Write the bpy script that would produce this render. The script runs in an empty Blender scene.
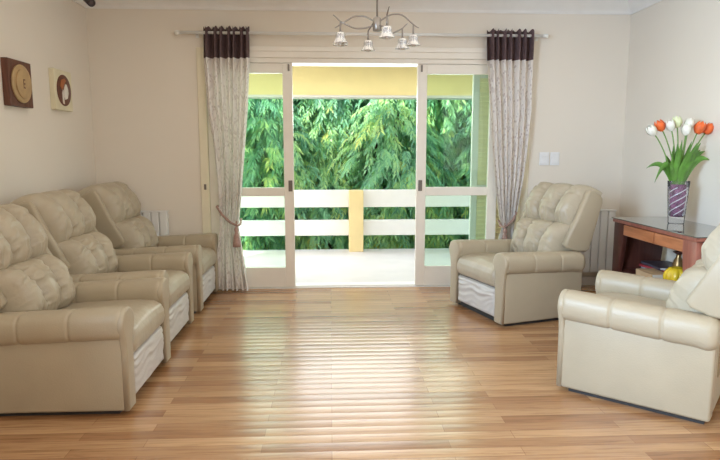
import bpy, bmesh, math, random
from mathutils import Vector, Matrix, noise
random.seed(7)
PI = math.pi
scene = bpy.context.scene
COL = scene.collection

# ------------------------------------------------------------------ materials
def new_mat(name):
    m = bpy.data.materials.new(name); m.use_nodes = True
    nt = m.node_tree
    b = nt.nodes.get('Principled BSDF')
    return m, nt, b
def N(nt, t, **kw):
    n = nt.nodes.new(t)
    for k, v in kw.items(): setattr(n, k, v)
    return n
def ramp(nt, stops, interp='LINEAR'):
    r = N(nt, 'ShaderNodeValToRGB'); e = r.color_ramp.elements
    r.color_ramp.interpolation = interp
    while len(e) < len(stops): e.new(0.5)
    for i, (p, c) in enumerate(stops):
        e[i].position = p; e[i].color = (c[0], c[1], c[2], 1)
    return r
def mat(name, col, rough=0.5, metal=0.0, var=0.06, nscale=8.0, bump=0.0, bscale=60.0, coat=0.0, spec=0.5):
    m, nt, b = new_mat(name)
    tc = N(nt, 'ShaderNodeTexCoord')
    nz = N(nt, 'ShaderNodeTexNoise'); nz.inputs['Scale'].default_value = nscale; nz.inputs['Detail'].default_value = 4
    nt.links.new(tc.outputs['Object'], nz.inputs['Vector'])
    lo = [max(0, c*(1-var)) for c in col]; hi = [min(1, c*(1+var)) for c in col]
    r = ramp(nt, [(0.3, lo), (0.7, hi)])
    nt.links.new(nz.outputs['Fac'], r.inputs['Fac'])
    nt.links.new(r.outputs['Color'], b.inputs['Base Color'])
    b.inputs['Roughness'].default_value = rough; b.inputs['Metallic'].default_value = metal
    b.inputs['Coat Weight'].default_value = coat
    b.inputs['Specular IOR Level'].default_value = spec
    if bump > 0:
        n2 = N(nt, 'ShaderNodeTexNoise'); n2.inputs['Scale'].default_value = bscale; n2.inputs['Detail'].default_value = 3
        nt.links.new(tc.outputs['Object'], n2.inputs['Vector'])
        bp = N(nt, 'ShaderNodeBump'); bp.inputs['Strength'].default_value = bump; bp.inputs['Distance'].default_value = 0.01
        nt.links.new(n2.outputs['Fac'], bp.inputs['Height']); nt.links.new(bp.outputs['Normal'], b.inputs['Normal'])
    return m

def wood_mat(name, c1, c2, axis='Y', rough=0.35, scale=9.0):
    m, nt, b = new_mat(name)
    tc = N(nt, 'ShaderNodeTexCoord'); mp = N(nt, 'ShaderNodeMapping')
    s = {'X': (0.12, 1, 1), 'Y': (1, 0.12, 1), 'Z': (1, 1, 0.12)}[axis]
    mp.inputs['Scale'].default_value = [v*scale for v in s]
    nz = N(nt, 'ShaderNodeTexNoise'); nz.inputs['Scale'].default_value = 3.0; nz.inputs['Detail'].default_value = 6; nz.inputs['Distortion'].default_value = 0.8
    nt.links.new(tc.outputs['Object'], mp.inputs['Vector']); nt.links.new(mp.outputs['Vector'], nz.inputs['Vector'])
    r = ramp(nt, [(0.3, c1), (0.7, c2)])
    nt.links.new(nz.outputs['Fac'], r.inputs['Fac']); nt.links.new(r.outputs['Color'], b.inputs['Base Color'])
    b.inputs['Roughness'].default_value = rough
    return m

def floor_mat():
    m, nt, b = new_mat('oak_laminate')
    L = nt.links.new
    tc = N(nt, 'ShaderNodeTexCoord')
    # gentle waviness of the strips
    nz0 = N(nt, 'ShaderNodeTexNoise'); nz0.inputs['Scale'].default_value = 2.2; nz0.inputs['Detail'].default_value = 1
    L(tc.outputs['Object'], nz0.inputs['Vector'])
    sep = N(nt, 'ShaderNodeSeparateXYZ'); L(tc.outputs['Object'], sep.inputs[0])
    bk = N(nt, 'ShaderNodeTexBrick')
    bk.offset = 0.37; bk.offset_frequency = 2; bk.squash = 1.0
    bk.inputs['Scale'].default_value = 1.0
    bk.inputs['Brick Width'].default_value = 0.82; bk.inputs['Row Height'].default_value = 0.074
    bk.inputs['Mortar Size'].default_value = 0.0012; bk.inputs['Mortar Smooth'].default_value = 0.3
    bk.inputs['Bias'].default_value = 0.0
    bk.inputs['Color1'].default_value = (0.31, 0.145, 0.060, 1); bk.inputs['Color2'].default_value = (0.55, 0.325, 0.16, 1)
    bk.inputs['Mortar'].default_value = (0.24, 0.115, 0.05, 1)
    L(tc.outputs['Object'], bk.inputs['Vector'])
    mp = N(nt, 'ShaderNodeMapping'); mp.inputs['Scale'].default_value = (2.0, 34.0, 1.0)
    L(tc.outputs['Object'], mp.inputs['Vector'])
    g = N(nt, 'ShaderNodeTexNoise'); g.inputs['Scale'].default_value = 1.6; g.inputs['Detail'].default_value = 7; g.inputs['Roughness'].default_value = 0.65; g.inputs['Distortion'].default_value = 0.6
    L(mp.outputs['Vector'], g.inputs['Vector'])
    gr = ramp(nt, [(0.30, (0.58, 0.50, 0.43)), (0.50, (0.95, 0.93, 0.90)), (0.72, (1.14, 1.13, 1.10))])
    L(g.outputs['Fac'], gr.inputs['Fac'])
    mx = N(nt, 'ShaderNodeMix', data_type='RGBA', blend_type='MULTIPLY'); mx.inputs[0].default_value = 0.9
    L(bk.outputs['Color'], mx.inputs[6]); L(gr.outputs['Color'], mx.inputs[7])
    L(mx.outputs[2], b.inputs['Base Color'])
    # cupped strips: parabola across each row + small wave
    def M(op, a=None, bb=None, v1=None):
        n = N(nt, 'ShaderNodeMath', operation=op)
        if a is not None: L(a, n.inputs[0])
        if bb is not None: L(bb, n.inputs[1])
        if v1 is not None: n.inputs[1].default_value = v1
        return n.outputs[0]
    yy = M('DIVIDE', sep.outputs['Y'], v1=0.074)
    fr = M('FRACT', yy)
    c = M('SUBTRACT', fr, v1=0.5)
    c2 = M('MULTIPLY', c, c)
    wob = M('MULTIPLY', nz0.outputs['Fac'], v1=0.9)
    h = M('SUBTRACT', wob, c2)
    bp = N(nt, 'ShaderNodeBump'); bp.inputs['Strength'].default_value = 0.8; bp.inputs['Distance'].default_value = 0.005
    L(h, bp.inputs['Height']); L(bp.outputs['Normal'], b.inputs['Normal'])
    b.inputs['Roughness'].default_value = 0.26
    b.inputs['Coat Weight'].default_value = 0.35; b.inputs['Coat Roughness'].default_value = 0.22; L(bp.outputs['Normal'], b.inputs['Coat Normal'])
    b.inputs['Specular IOR Level'].default_value = 0.6
    return m

def wall_mat():
    m, nt, b = new_mat('warm_wall_paint')
    tc = N(nt, 'ShaderNodeTexCoord')
    nz = N(nt, 'ShaderNodeTexNoise'); nz.inputs['Scale'].default_value = 0.9; nz.inputs['Detail'].default_value = 3
    nt.links.new(tc.outputs['Object'], nz.inputs['Vector'])
    r = ramp(nt, [(0.35, (0.79, 0.725, 0.625)), (0.65, (0.815, 0.75, 0.65))])
    nt.links.new(nz.outputs['Fac'], r.inputs['Fac']); nt.links.new(r.outputs['Color'], b.inputs['Base Color'])
    n2 = N(nt, 'ShaderNodeTexNoise'); n2.inputs['Scale'].default_value = 220
    nt.links.new(tc.outputs['Object'], n2.inputs['Vector'])
    bp = N(nt, 'ShaderNodeBump'); bp.inputs['Strength'].default_value = 0.06; bp.inputs['Distance'].default_value = 0.002
    nt.links.new(n2.outputs['Fac'], bp.inputs['Height']); nt.links.new(bp.outputs['Normal'], b.inputs['Normal'])
    b.inputs['Roughness'].default_value = 0.6
    return m

def curtain_mat():
    m, nt, b = new_mat('vine_print_linen')
    L = nt.links.new
    uv = N(nt, 'ShaderNodeTexCoord')
    mp = N(nt, 'ShaderNodeMapping'); L(uv.outputs['UV'], mp.inputs['Vector'])
    # winding stems
    w = N(nt, 'ShaderNodeTexWave', wave_type='BANDS', bands_direction='X')
    w.inputs['Scale'].default_value = 1.9; w.inputs['Distortion'].default_value = 9.0; w.inputs['Detail'].default_value = 1.5; w.inputs['Detail Scale'].default_value = 2.2
    L(mp.outputs['Vector'], w.inputs['Vector'])
    r1 = ramp(nt, [(0.0, (1, 1, 1)), (0.04, (1, 1, 1)), (0.10, (0, 0, 0))]); L(w.outputs['Color'], r1.inputs['Fac'])
    # small leaves
    v = N(nt, 'ShaderNodeTexVoronoi'); v.inputs['Scale'].default_value = 30; L(mp.outputs['Vector'], v.inputs['Vector'])
    r2 = ramp(nt, [(0.0, (1, 1, 1)), (0.26, (1, 1, 1)), (0.38, (0, 0, 0))]); L(v.outputs['Distance'], r2.inputs['Fac'])
    nz = N(nt, 'ShaderNodeTexNoise'); nz.inputs['Scale'].default_value = 7; L(mp.outputs['Vector'], nz.inputs['Vector'])
    r3 = ramp(nt, [(0.38, (0, 0, 0)), (0.50, (1, 1, 1))]); L(nz.outputs['Fac'], r3.inputs['Fac'])
    mu = N(nt, 'ShaderNodeMath', operation='MULTIPLY'); L(r2.outputs['Color'], mu.inputs[0]); L(r3.outputs['Color'], mu.inputs[1])
    mxm = N(nt, 'ShaderNodeMath', operation='MAXIMUM'); hw_ = N(nt, 'ShaderNodeMath', operation='MULTIPLY'); L(r1.outputs['Color'], hw_.inputs[0]); hw_.inputs[1].default_value = 0.55
    L(mu.outputs[0], mxm.inputs[0]); L(hw_.outputs[0], mxm.inputs[1])
    k = N(nt, 'ShaderNodeMath', operation='MULTIPLY'); L(mxm.outputs[0], k.inputs[0]); k.inputs[1].default_value = 0.46
    mx = N(nt, 'ShaderNodeMix', data_type='RGBA'); L(k.outputs[0], mx.inputs[0])
    mx.inputs[6].default_value = (0.86, 0.815, 0.77, 1); mx.inputs[7].default_value = (0.42, 0.33, 0.31, 1)
    L(mx.outputs[2], b.inputs['Base Color']); b.inputs['Roughness'].default_value = 0.85
    tr = N(nt, 'ShaderNodeBsdfTranslucent'); L(mx.outputs[2], tr.inputs['Color'])
    ms = N(nt, 'ShaderNodeMixShader'); ms.inputs[0].default_value = 0.12
    out = nt.nodes['Material Output']
    L(b.outputs[0], ms.inputs[1]); L(tr.outputs[0], ms.inputs[2]); L(ms.outputs[0], out.inputs['Surface'])
    return m

def glass_pane_mat(name, tint, refl=0.06, rough=0.02):
    m, nt, b = new_mat(name)
    nt.nodes.remove(b)
    L = nt.links.new; out = nt.nodes['Material Output']
    t = N(nt, 'ShaderNodeBsdfTransparent'); t.inputs['Color'].default_value = (*tint, 1)
    g = N(nt, 'ShaderNodeBsdfGlossy'); g.inputs['Roughness'].default_value = rough
    fr = N(nt, 'ShaderNodeFresnel'); fr.inputs['IOR'].default_value = 1.45
    mm = N(nt, 'ShaderNodeMath', operation='MULTIPLY_ADD'); L(fr.outputs[0], mm.inputs[0]); mm.inputs[1].default_value = 0.12; mm.inputs[2].default_value = refl*0.2
    ms = N(nt, 'ShaderNodeMixShader'); L(mm.outputs[0], ms.inputs[0]); L(t.outputs[0], ms.inputs[1]); L(g.outputs[0], ms.inputs[2])
    L(ms.outputs[0], out.inputs['Surface'])
    return m

def leaf_mat(name, stops):
    m, nt, b = new_mat(name)
    L = nt.links.new; out = nt.nodes['Material Output']
    at = N(nt, 'ShaderNodeAttribute'); at.attribute_name = 'tone'
    r = ramp(nt, stops); L(at.outputs['Fac'], r.inputs['Fac'])
    L(r.outputs['Color'], b.inputs['Base Color']); b.inputs['Roughness'].default_value = 0.45
    tr = N(nt, 'ShaderNodeBsdfTranslucent'); L(r.outputs['Color'], tr.inputs['Color'])
    ms = N(nt, 'ShaderNodeMixShader'); ms.inputs[0].default_value = 0.45
    L(b.outputs[0], ms.inputs[1]); L(tr.outputs[0], ms.inputs[2]); L(ms.outputs[0], out.inputs['Surface'])
    return m

def clear_glass(name, tint=(1, 1, 1), rough=0.03, trans=0.55, milk=0.0):
    # thin glass: transparent with a glossy skin, optionally milky
    m, nt, b = new_mat(name)
    L = nt.links.new; out = nt.nodes['Material Output']
    b.inputs['Base Color'].default_value = (*tint, 1); b.inputs['Roughness'].default_value = rough
    t = N(nt, 'ShaderNodeBsdfTransparent'); t.inputs['Color'].default_value = (*tint, 1)
    g = N(nt, 'ShaderNodeBsdfGlossy'); g.inputs['Roughness'].default_value = rough
    fr = N(nt, 'ShaderNodeLayerWeight'); fr.inputs['Blend'].default_value = 1-trans
    m1 = N(nt, 'ShaderNodeMixShader'); L(fr.outputs['Fresnel'], m1.inputs[0]); L(t.outputs[0], m1.inputs[1]); L(g.outputs[0], m1.inputs[2])
    ms = N(nt, 'ShaderNodeMixShader'); ms.inputs[0].default_value = milk
    L(m1.outputs[0], ms.inputs[1]); L(b.outputs[0], ms.inputs[2]); L(ms.outputs[0], out.inputs['Surface'])
    return m

M = {}
M['floor'] = floor_mat(); M['wall'] = wall_mat()
M['ceiling'] = mat('ceiling_paint', (0.80, 0.78, 0.75), 0.7, var=0.02)
M['crown'] = mat('crown_paint', (0.84, 0.82, 0.78), 0.5, var=0.02)
M['base'] = mat('baseboard_paint', (0.80, 0.78, 0.74), 0.4, var=0.02)
M['frame'] = mat('cream_door_paint', (0.86, 0.82, 0.74), 0.35, var=0.02)
M['jamb'] = mat('yellow_cream_paint', (0.82, 0.76, 0.58), 0.4, var=0.03)
M['leather'] = mat('beige_leather', (0.43, 0.36, 0.25), 0.42, var=0.05, nscale=5, bump=0.12, bscale=140)
M['leather2'] = mat('beige_leather_soft', (0.44, 0.375, 0.27), 0.38, var=0.05, nscale=6, bump=0.35, bscale=26)
M['front'] = mat('front_lit_leather', (0.58, 0.55, 0.51), 0.42, var=0.04, nscale=6, bump=0.10, bscale=120)  # footrest leather made paler: light on the chair fronts put into the colour
M['dark'] = mat('black_plinth', (0.03, 0.027, 0.025), 0.6)
M['curtain'] = curtain_mat()
M['heading'] = mat('brown_heading_cloth', (0.12, 0.075, 0.078), 0.8, var=0.2, nscale=30)
M['tassel'] = mat('rose_brown_cord', (0.40, 0.26, 0.22), 0.8, var=0.2, nscale=60)
M['rod'] = mat('white_rod_paint', (0.82, 0.82, 0.80), 0.3, var=0.02)
M['glass'] = glass_pane_mat('green_tint_glass', (0.85, 0.94, 0.88), 0.02)
M['pull'] = mat('grey_metal_pull', (0.20, 0.18, 0.16), 0.4, 0.7)
M['shutter'] = mat('pale_shutter_paint', (0.92, 0.84, 0.58), 0.5, var=0.03)
M['tile'] = mat('pale_balcony_tile', (0.62, 0.585, 0.55), 0.45, var=0.06, nscale=3)
M['white_out'] = mat('white_outdoor_paint', (0.76, 0.74, 0.70), 0.6, var=0.02)
M['yellow_out'] = mat('yellow_outdoor_paint', (0.93, 0.80, 0.40), 0.7, var=0.04, nscale=3)
M['pillar'] = mat('yellow_pillar_paint', (0.74, 0.58, 0.29), 0.7, var=0.05, nscale=4)
M['soil'] = mat('garden_soil', (0.16, 0.24, 0.09), 0.95, var=0.4, nscale=3)
M['bark'] = mat('tree_bark', (0.10, 0.08, 0.06), 0.9, var=0.3, nscale=12, bump=0.4, bscale=20)
M['leaf_a'] = leaf_mat('leaf_fresh', [(0.0, (0.17, 0.40, 0.26)), (0.35, (0.30, 0.60, 0.33)), (0.62, (0.48, 0.72, 0.30)), (1.0, (0.84, 0.84, 0.26))])  # darkest leaf tones lifted, haze put into the colour
M['leaf_b'] = leaf_mat('leaf_deep', [(0.0, (0.20, 0.46, 0.32)), (0.5, (0.32, 0.62, 0.42)), (1.0, (0.46, 0.72, 0.45))])
M['metal'] = mat('brushed_nickel', (0.33, 0.30, 0.27), 0.3, 0.9, var=0.05)
M['shade'] = clear_glass('frosted_glass_shade', (0.95, 0.95, 0.95), 0.10, 0.6, 0.22)
M['radiator'] = mat('white_radiator_enamel', (0.80, 0.80, 0.78), 0.3, var=0.02)
M['switch'] = mat('white_plastic', (0.82, 0.82, 0.82), 0.35, var=0.02)
M['mahog'] = wood_mat('red_brown_wood_with_sheen', (0.25, 0.075, 0.05), (0.40, 0.14, 0.09), 'Z', 0.3)  # pinkish lift paints window sheen into the near leg's wood colour
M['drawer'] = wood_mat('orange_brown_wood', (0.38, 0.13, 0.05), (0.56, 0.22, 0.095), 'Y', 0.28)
M['mahog_dark'] = wood_mat('dark_shaded_red_wood', (0.055, 0.016, 0.011), (0.10, 0.03, 0.02), 'Z', 0.35)  # darker copy paints shade into the table's end panels; vase rim is simply dark
M['table_glass'] = mat('dark_table_glass', (0.13, 0.125, 0.105), 0.06, var=0.05, coat=0.6)
M['vase_glass'] = clear_glass('clear_vase_glass', (0.97, 0.97, 0.98), 0.03, 0.9, 0.03)
M['vase_purple'] = mat('purple_vase_core', (0.17, 0.055, 0.12), 0.15, var=0.75, nscale=22, coat=0.5)
M['swirl'] = mat('silver_swirl', (0.75, 0.72, 0.78), 0.15, 0.3)
M['petal_white'] = mat('white_petal', (0.85, 0.84, 0.74), 0.5, var=0.05)
M['petal_green'] = mat('pale_green_petal', (0.74, 0.80, 0.50), 0.5, var=0.08)
M['petal_orange'] = mat('orange_petal', (0.86, 0.15, 0.03), 0.45, var=0.25, nscale=30)
M['stem'] = mat('tulip_stem', (0.16, 0.30, 0.07), 0.5, var=0.15)
M['tleaf'] = mat('tulip_leaf', (0.10, 0.25, 0.035), 0.4, var=0.35, nscale=14)
M['pic_dark'] = wood_mat('walnut_frame', (0.075, 0.022, 0.012), (0.15, 0.055, 0.03), 'Z', 0.5)
M['pic_cream'] = mat('cream_frame', (0.74, 0.68, 0.48), 0.6)
M['disc'] = mat('tan_disc', (0.46, 0.31, 0.15), 0.5, var=0.12, nscale=14)
M['plate_dark'] = mat('red_brown_plate', (0.13, 0.04, 0.02), 0.45, var=0.3, nscale=20)
M['plate_white'] = mat('ivory_relief', (0.80, 0.76, 0.68), 0.5)
M['plate_orange'] = mat('rust_relief', (0.40, 0.13, 0.04), 0.5)
M['cam'] = mat('brown_black_plastic', (0.035, 0.02, 0.022), 0.3)
M['cam_lens'] = mat('lens_glass', (0.12, 0.08, 0.08), 0.1, coat=1)
M['yellow'] = mat('yellow_glaze', (0.86, 0.60, 0.03), 0.25, var=0.06, coat=0.5)
M['brass'] = mat('aged_brass', (0.38, 0.24, 0.10), 0.35, 0.7, var=0.2, nscale=20)
M['paper'] = mat('page_edges', (0.75, 0.72, 0.66), 0.8)
M['mag1'] = mat('magazine_grey', (0.45, 0.45, 0.47), 0.4, var=0.4, nscale=20)
M['mag2'] = mat('magazine_dark', (0.08, 0.07, 0.09), 0.4, var=0.4, nscale=20)
M['mag3'] = mat('magazine_red', (0.40, 0.05, 0.06), 0.4, var=0.3, nscale=20)
M['tan'] = mat('tan_card', (0.60, 0.42, 0.24), 0.6)

# ------------------------------------------------------------------ mesh helpers
class MB:
    def __init__(s): s.v = []; s.f = []; s.sm = []; s.tone = None; s.uv = None
    def add(s, vs, fs, smooth=True):
        o = len(s.v); s.v += [tuple(v) for v in vs]
        for f in fs: s.f.append(tuple(i+o for i in f)); s.sm.append(smooth)
        return s
    def bm(s, bm, smooth=True, mtx=None):
        bm.verts.index_update()
        vs = [(mtx @ v.co if mtx else v.co.copy()) for v in bm.verts]
        s.add(vs, [[v.index for v in f.verts] for f in bm.faces], smooth); bm.free(); return s
    def box(s, x0, x1, y0, y1, z0, z1, bev=0.0, seg=2, mtx=None):
        bm = bmesh.new(); bmesh.ops.create_cube(bm, size=1)
        for v in bm.verts:
            v.co = Vector(((x0+x1)/2+v.co.x*(x1-x0), (y0+y1)/2+v.co.y*(y1-y0), (z0+z1)/2+v.co.z*(z1-z0)))
        if bev > 0: bmesh.ops.bevel(bm, geom=bm.edges[:], offset=bev, segments=seg, profile=0.5, affect='EDGES')
        return s.bm(bm, bev > 0.008, mtx)
    def prism(s, pts, a0, a1, axis='y', bev=0.0, seg=2, mtx=None):
        # pts: polygon in the two other axes (order: x,z for y; y,z for x; x,y for z)
        bm = bmesh.new()
        def P(p, a):
            return {'y': (p[0], a, p[1]), 'x': (a, p[0], p[1]), 'z': (p[0], p[1], a)}[axis]
        A = [bm.verts.new(P(p, a0)) for p in pts]; B = [bm.verts.new(P(p, a1)) for p in pts]
        n = len(pts)
        fa = bm.faces.new(A); fb = bm.faces.new(B[::-1])
        for i in range(n): bm.faces.new((A[i], B[i], B[(i+1) % n], A[(i+1) % n]))
        bmesh.ops.recalc_face_normals(bm, faces=bm.faces[:])
        if bev > 0:
            ed = list(set(fa.edges[:]+fb.edges[:]))
            bmesh.ops.bevel(bm, geom=ed, offset=bev, segments=seg, profile=0.5, affect='EDGES')
        return s.bm(bm, bev > 0, mtx)
    def tube(s, pts, r, n=10, caps=True):
        pts = [Vector(p) for p in pts]; m = len(pts)
        rr = r if isinstance(r, (list, tuple)) else [r]*m
        vs = []; fs = []
        t0 = (pts[1]-pts[0]).normalized()
        up = Vector((0, 0, 1)) if abs(t0.z) < 0.9 else Vector((1, 0, 0))
        nx = t0.cross(up).normalized()
        for i in range(m):
            t = (pts[min(i+1, m-1)]-pts[max(i-1, 0)]).normalized()
            nx = (nx - t*nx.dot(t)).normalized(); ny = t.cross(nx)
            for k in range(n):
                a = 2*PI*k/n; vs.append(pts[i]+(nx*math.cos(a)+ny*math.sin(a))*rr[i])
        for i in range(m-1):
            for k in range(n):
                fs.append((i*n+k, i*n+(k+1) % n, (i+1)*n+(k+1) % n, (i+1)*n+k))
        if caps: fs.append(tuple(range(n))[::-1]); fs.append(tuple((m-1)*n+k for k in range(n)))
        return s.add(vs, fs)
    def lathe(s, prof, n=32, c=(0, 0, 0), mtx=None, mod=None, caps=False):
        vs = []; fs = []
        for (r, z) in prof:
            for k in range(n):
                a = 2*PI*k/n; q = r*(mod(a, z) if mod else 1)
                p = Vector((q*math.cos(a), q*math.sin(a), z)); p = mtx @ p if mtx else p
                vs.append(p+Vector(c))
        for i in range(len(prof)-1):
            for k in range(n): fs.append((i*n+k, i*n+(k+1) % n, (i+1)*n+(k+1) % n, (i+1)*n+k))
        if caps:
            fs.append(tuple(range(n))[::-1]); fs.append(tuple((len(prof)-1)*n+k for k in range(n)))
        return s.add(vs, fs)
    def grid(s, nu, nv, fn, smooth=True, flip=False):
        vs = [fn(i/(nu-1), j/(nv-1)) for j in range(nv) for i in range(nu)]
        fs = []
        for j in range(nv-1):
            for i in range(nu-1):
                q = (j*nu+i, j*nu+i+1, (j+1)*nu+i+1, (j+1)*nu+i)
                fs.append(q[::-1] if flip else q)
        return s.add(vs, fs, smooth)
    def build(s, name, material, parent=None, loc=None):
        me = bpy.data.meshes.new(name); me.from_pydata(s.v, [], s.f)
        me.polygons.foreach_set('use_smooth', s.sm)
        me.materials.append(M[material] if isinstance(material, str) else material)
        if s.tone:
            a = me.attributes.new('tone', 'FLOAT', 'POINT'); a.data.foreach_set('value', s.tone)
        if s.uv:
            ul = me.uv_layers.new(name='UVMap')
            for p in me.polygons:
                for li in p.loop_indices: ul.data[li].uv = s.uv[me.loops[li].vertex_index]
        me.validate(); me.update()
        o = bpy.data.objects.new(name, me); COL.objects.link(o)
        if parent: o.parent = parent
        if loc: o.location = loc
        return o
def thing(name, label, cat, loc=(0, 0, 0), rz=0.0, group=None):
    o = bpy.data.objects.new(name, None); COL.objects.link(o); o.empty_display_size = 0.1
    o.location = loc; o.rotation_euler = (0, 0, rz); tag(o, label, cat, group); return o
def tag(o, label, cat, group=None):
    o['label'] = label; o['category'] = cat
    if group: o['group'] = group
    return o
def struct(o): o['kind'] = 'structure'; return o
def dup(root, loc, rz, label, group=None):
    r = root.copy(); COL.objects.link(r); r.location = loc; r.rotation_euler = (0, 0, rz); r['label'] = label
    if group: r['group'] = group
    for ch in list(root.children):
        c = ch.copy(); COL.objects.link(c); c.parent = r
        for g in list(ch.children):
            d = g.copy(); COL.objects.link(d); d.parent = c
    return r
def sm(a, b, x): t = min(1, max(0, (x-a)/(b-a))); return t*t*(3-2*t)
def lerp(a, b, t): return a+(b-a)*t
def pw(pts, t):
    for i in range(len(pts)-1):
        if t <= pts[i+1][0]:
            k = (t-pts[i][0])/(pts[i+1][0]-pts[i][0]); k = max(0, min(1, k))
            return pts[i][1]+(pts[i+1][1]-pts[i][1])*k
    return pts[-1][1]

# ------------------------------------------------------------------ room shell
XL, XR, YB, YF, ZC = -2.09, 2.72, 5.375, -2.2, 2.63
OX0, OX1, OZ = -1.165, 1.832, 2.17          # door opening
struct(MB().box(XL-0.2, XR+0.2, YF-0.2, YB+0.10, -0.10, 0).build('floor', 'floor'))
struct(MB().box(XL-0.2, XR+0.2, YF-0.2, YB+0.2, ZC, ZC+0.15).build('ceiling', 'ceiling'))
struct(MB().box(XL-0.2, XL, YF-0.2, YB+0.2, 0, ZC).build('wall_left', 'wall'))
struct(MB().box(XR, XR+0.2, YF-0.2, YB+0.2, 0, ZC).build('wall_right', 'wall'))
struct(MB().box(XL, XR, YF-0.2, YF, 0, ZC).build('wall_front', 'wall'))
w = MB(); w.box(XL, OX0, YB, YB+0.2, 0, ZC); w.box(OX1, XR, YB, YB+0.2, 0, ZC); w.box(OX0, OX1, YB, YB+0.2, OZ, ZC)
struct(w.build('wall_back', 'wall'))
# crown moulding profile (depth d from wall, z)
CP = [(0, 2.487), (0.012, 2.487), (0.014, 2.51), (0.022, 2.525), (0.045, 2.555), (0.075, 2.59), (0.082, 2.603), (0.095, 2.606), (0.097, 2.63), (0, 2.63)]
struct(MB().prism([(YB-d, z) for d, z in CP], XL, XR, 'x').build('trim_1', 'crown'))
struct(MB().prism([(XL+d, z) for d, z in CP], YF, YB, 'y').build('trim_2', 'crown'))
struct(MB().prism([(XR-d, z) for d, z in CP], YF, YB, 'y').build('trim_3', 'crown'))
b = MB(); b.box(XL+0.018, OX0, YB-0.018, YB, 0, 0.088, 0.004); b.box(OX1, XR-0.018, YB-0.018, YB, 0, 0.088, 0.004)
struct(b.build('baseboard_back', 'base'))
struct(MB().box(XL, XL+0.018, YF, YB, 0, 0.088, 0.004).build('baseboard_left', 'base'))
struct(MB().box(XR-0.018, XR, YF, YB, 0, 0.088, 0.004).build('baseboard_right', 'base'))
# door frame: jambs, header, track, sill
f = MB()
f.box(OX0, OX0+0.075, YB-0.015, YB+0.2, 0, OZ, 0.006); f.box(OX1-0.075, OX1, YB-0.015, YB+0.2, 0, OZ, 0.006)
jamb = struct(f.build('trim_4', 'jamb'))
f = MB(); f.box(OX0+0.075, OX1-0.075, YB-0.02, YB+0.2, 2.085, OZ, 0.006); f.box(OX0+0.075, OX1-0.075, YB-0.005, YB+0.2, 2.045, 2.085, 0.004)
f.box(OX0+0.075, OX1-0.075, YB-0.030, YB, 2.14, OZ+0.012, 0.004)
struct(f.build('trim_5', 'frame'))
f = MB(); f.box(OX0+0.075, OX1-0.075, YB, YB+0.2, -0.01, 0.010, 0.004); f.box(OX0+0.075, OX1-0.075, YB+0.03, YB+0.038, 0.01, 0.018)
struct(f.build('trim_6', 'base'))

def door_leaf(name, x0, x1, pull_x, side):
    y0, y1 = YB+0.010, YB+0.052
    z0, z1 = 0.012, 2.043
    m = MB(); s_ = 0.088
    m.box(x0, x0+s_, y0, y1, z0, z1, 0.004); m.box(x1-s_, x1, y0, y1, z0, z1, 0.004)
    m.box(x0+s_, x1-s_, y0, y1, 1.957, z1, 0.004); m.box(x0+s_, x1-s_, y0, y1, 0.862, 0.940, 0.004)
    m.box(x0+s_, x1-s_, y0, y1, z0, 0.198, 0.004)
    o = struct(m.build(name, 'frame'))
    MB().box(x0+s_-0.005, x1-s_+0.005, y0+0.017, y0+0.022, 0.935, 1.962).build('glass_pane', 'glass', o)
    MB().box(x0+s_-0.005, x1-s_+0.005, y0+0.017, y0+0.022, 0.193, 0.867).build('glass_pane', 'glass', o)
    h = MB(); h.box(pull_x-0.018, pull_x+0.018, y0-0.006, y0+0.001, 0.905, 1.005, 0.004); h.box(pull_x-0.007, pull_x+0.007, y0-0.010, y0-0.005, 0.92, 0.99, 0.002)
    h.build('handle', 'pull', o)
    MB().box(pull_x-0.008, pull_x+0.008, y0-0.012, y0+0.001, 1.975, 2.035, 0.003).build('latch', 'pull', o)
    return o
door_leaf('door_1', -1.088, -0.331, -0.362, 1)
door_leaf('door_2', 0.792, 1.545, 0.828, -1)
# strike plate on left jamb
MB().box(-1.135, -1.115, YB-0.024, YB-0.014, 0.925, 0.975, 0.003).build('strike_plate', 'pull', jamb)

# ------------------------------------------------------------------ balcony and garden
struct(MB().box(-3.4, 5.4, YB+0.2, 7.72, -0.16, -0.03).build('balcony_floor', 'tile'))
struct(MB().box(-2.6, 5.4, YB+0.2, 7.80, 2.32, 2.5).build('balcony_ceiling', 'white_out'))
bm_ = MB(); bm_.box(-2.6, 5.4, 7.56, 7.80, 1.965, 2.32, 0.004)
struct(bm_.build('balcony_beam', 'yellow_out'))
struct(MB().box(-2.6, 5.4, 7.545, 7.81, 1.935, 1.965, 0.003).build('beam_edge_trim', 'white_out'))
struct(MB().box(0.24, 0.424, 7.50, 7.70, -0.03, 0.765, 0.006).build('balcony_pillar', 'pillar'))
t = thing('balcony_railing', 'white balcony railing of two broad horizontal boards beyond the doors', 'railing', (0, 7.62, -0.03))
for z0, z1 in ((0.575, 0.798), (0.205, 0.405)):
    r = MB(); r.box(-3.3, 0.24, -0.04, 0.04, z0, z1, 0.006); r.box(0.424, 5.3, -0.04, 0.04, z0, z1, 0.006); r.build('rail', 'white_out', t)
r = MB()
r = MB(); r.box(-3.38, -3.25, -0.05, 0.05, 0.0, 0.80, 0.006); r.build('railing_post', 'white_out', t)
r = MB(); r.box(5.25, 5.38, -0.05, 0.05, 0.0, 0.80, 0.006); r.build('railing_post', 'white_out', t)
struct(MB().box(-14, 16, 7.72, 24, -1.3, -1.2).build('garden_ground', 'soil'))

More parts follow.
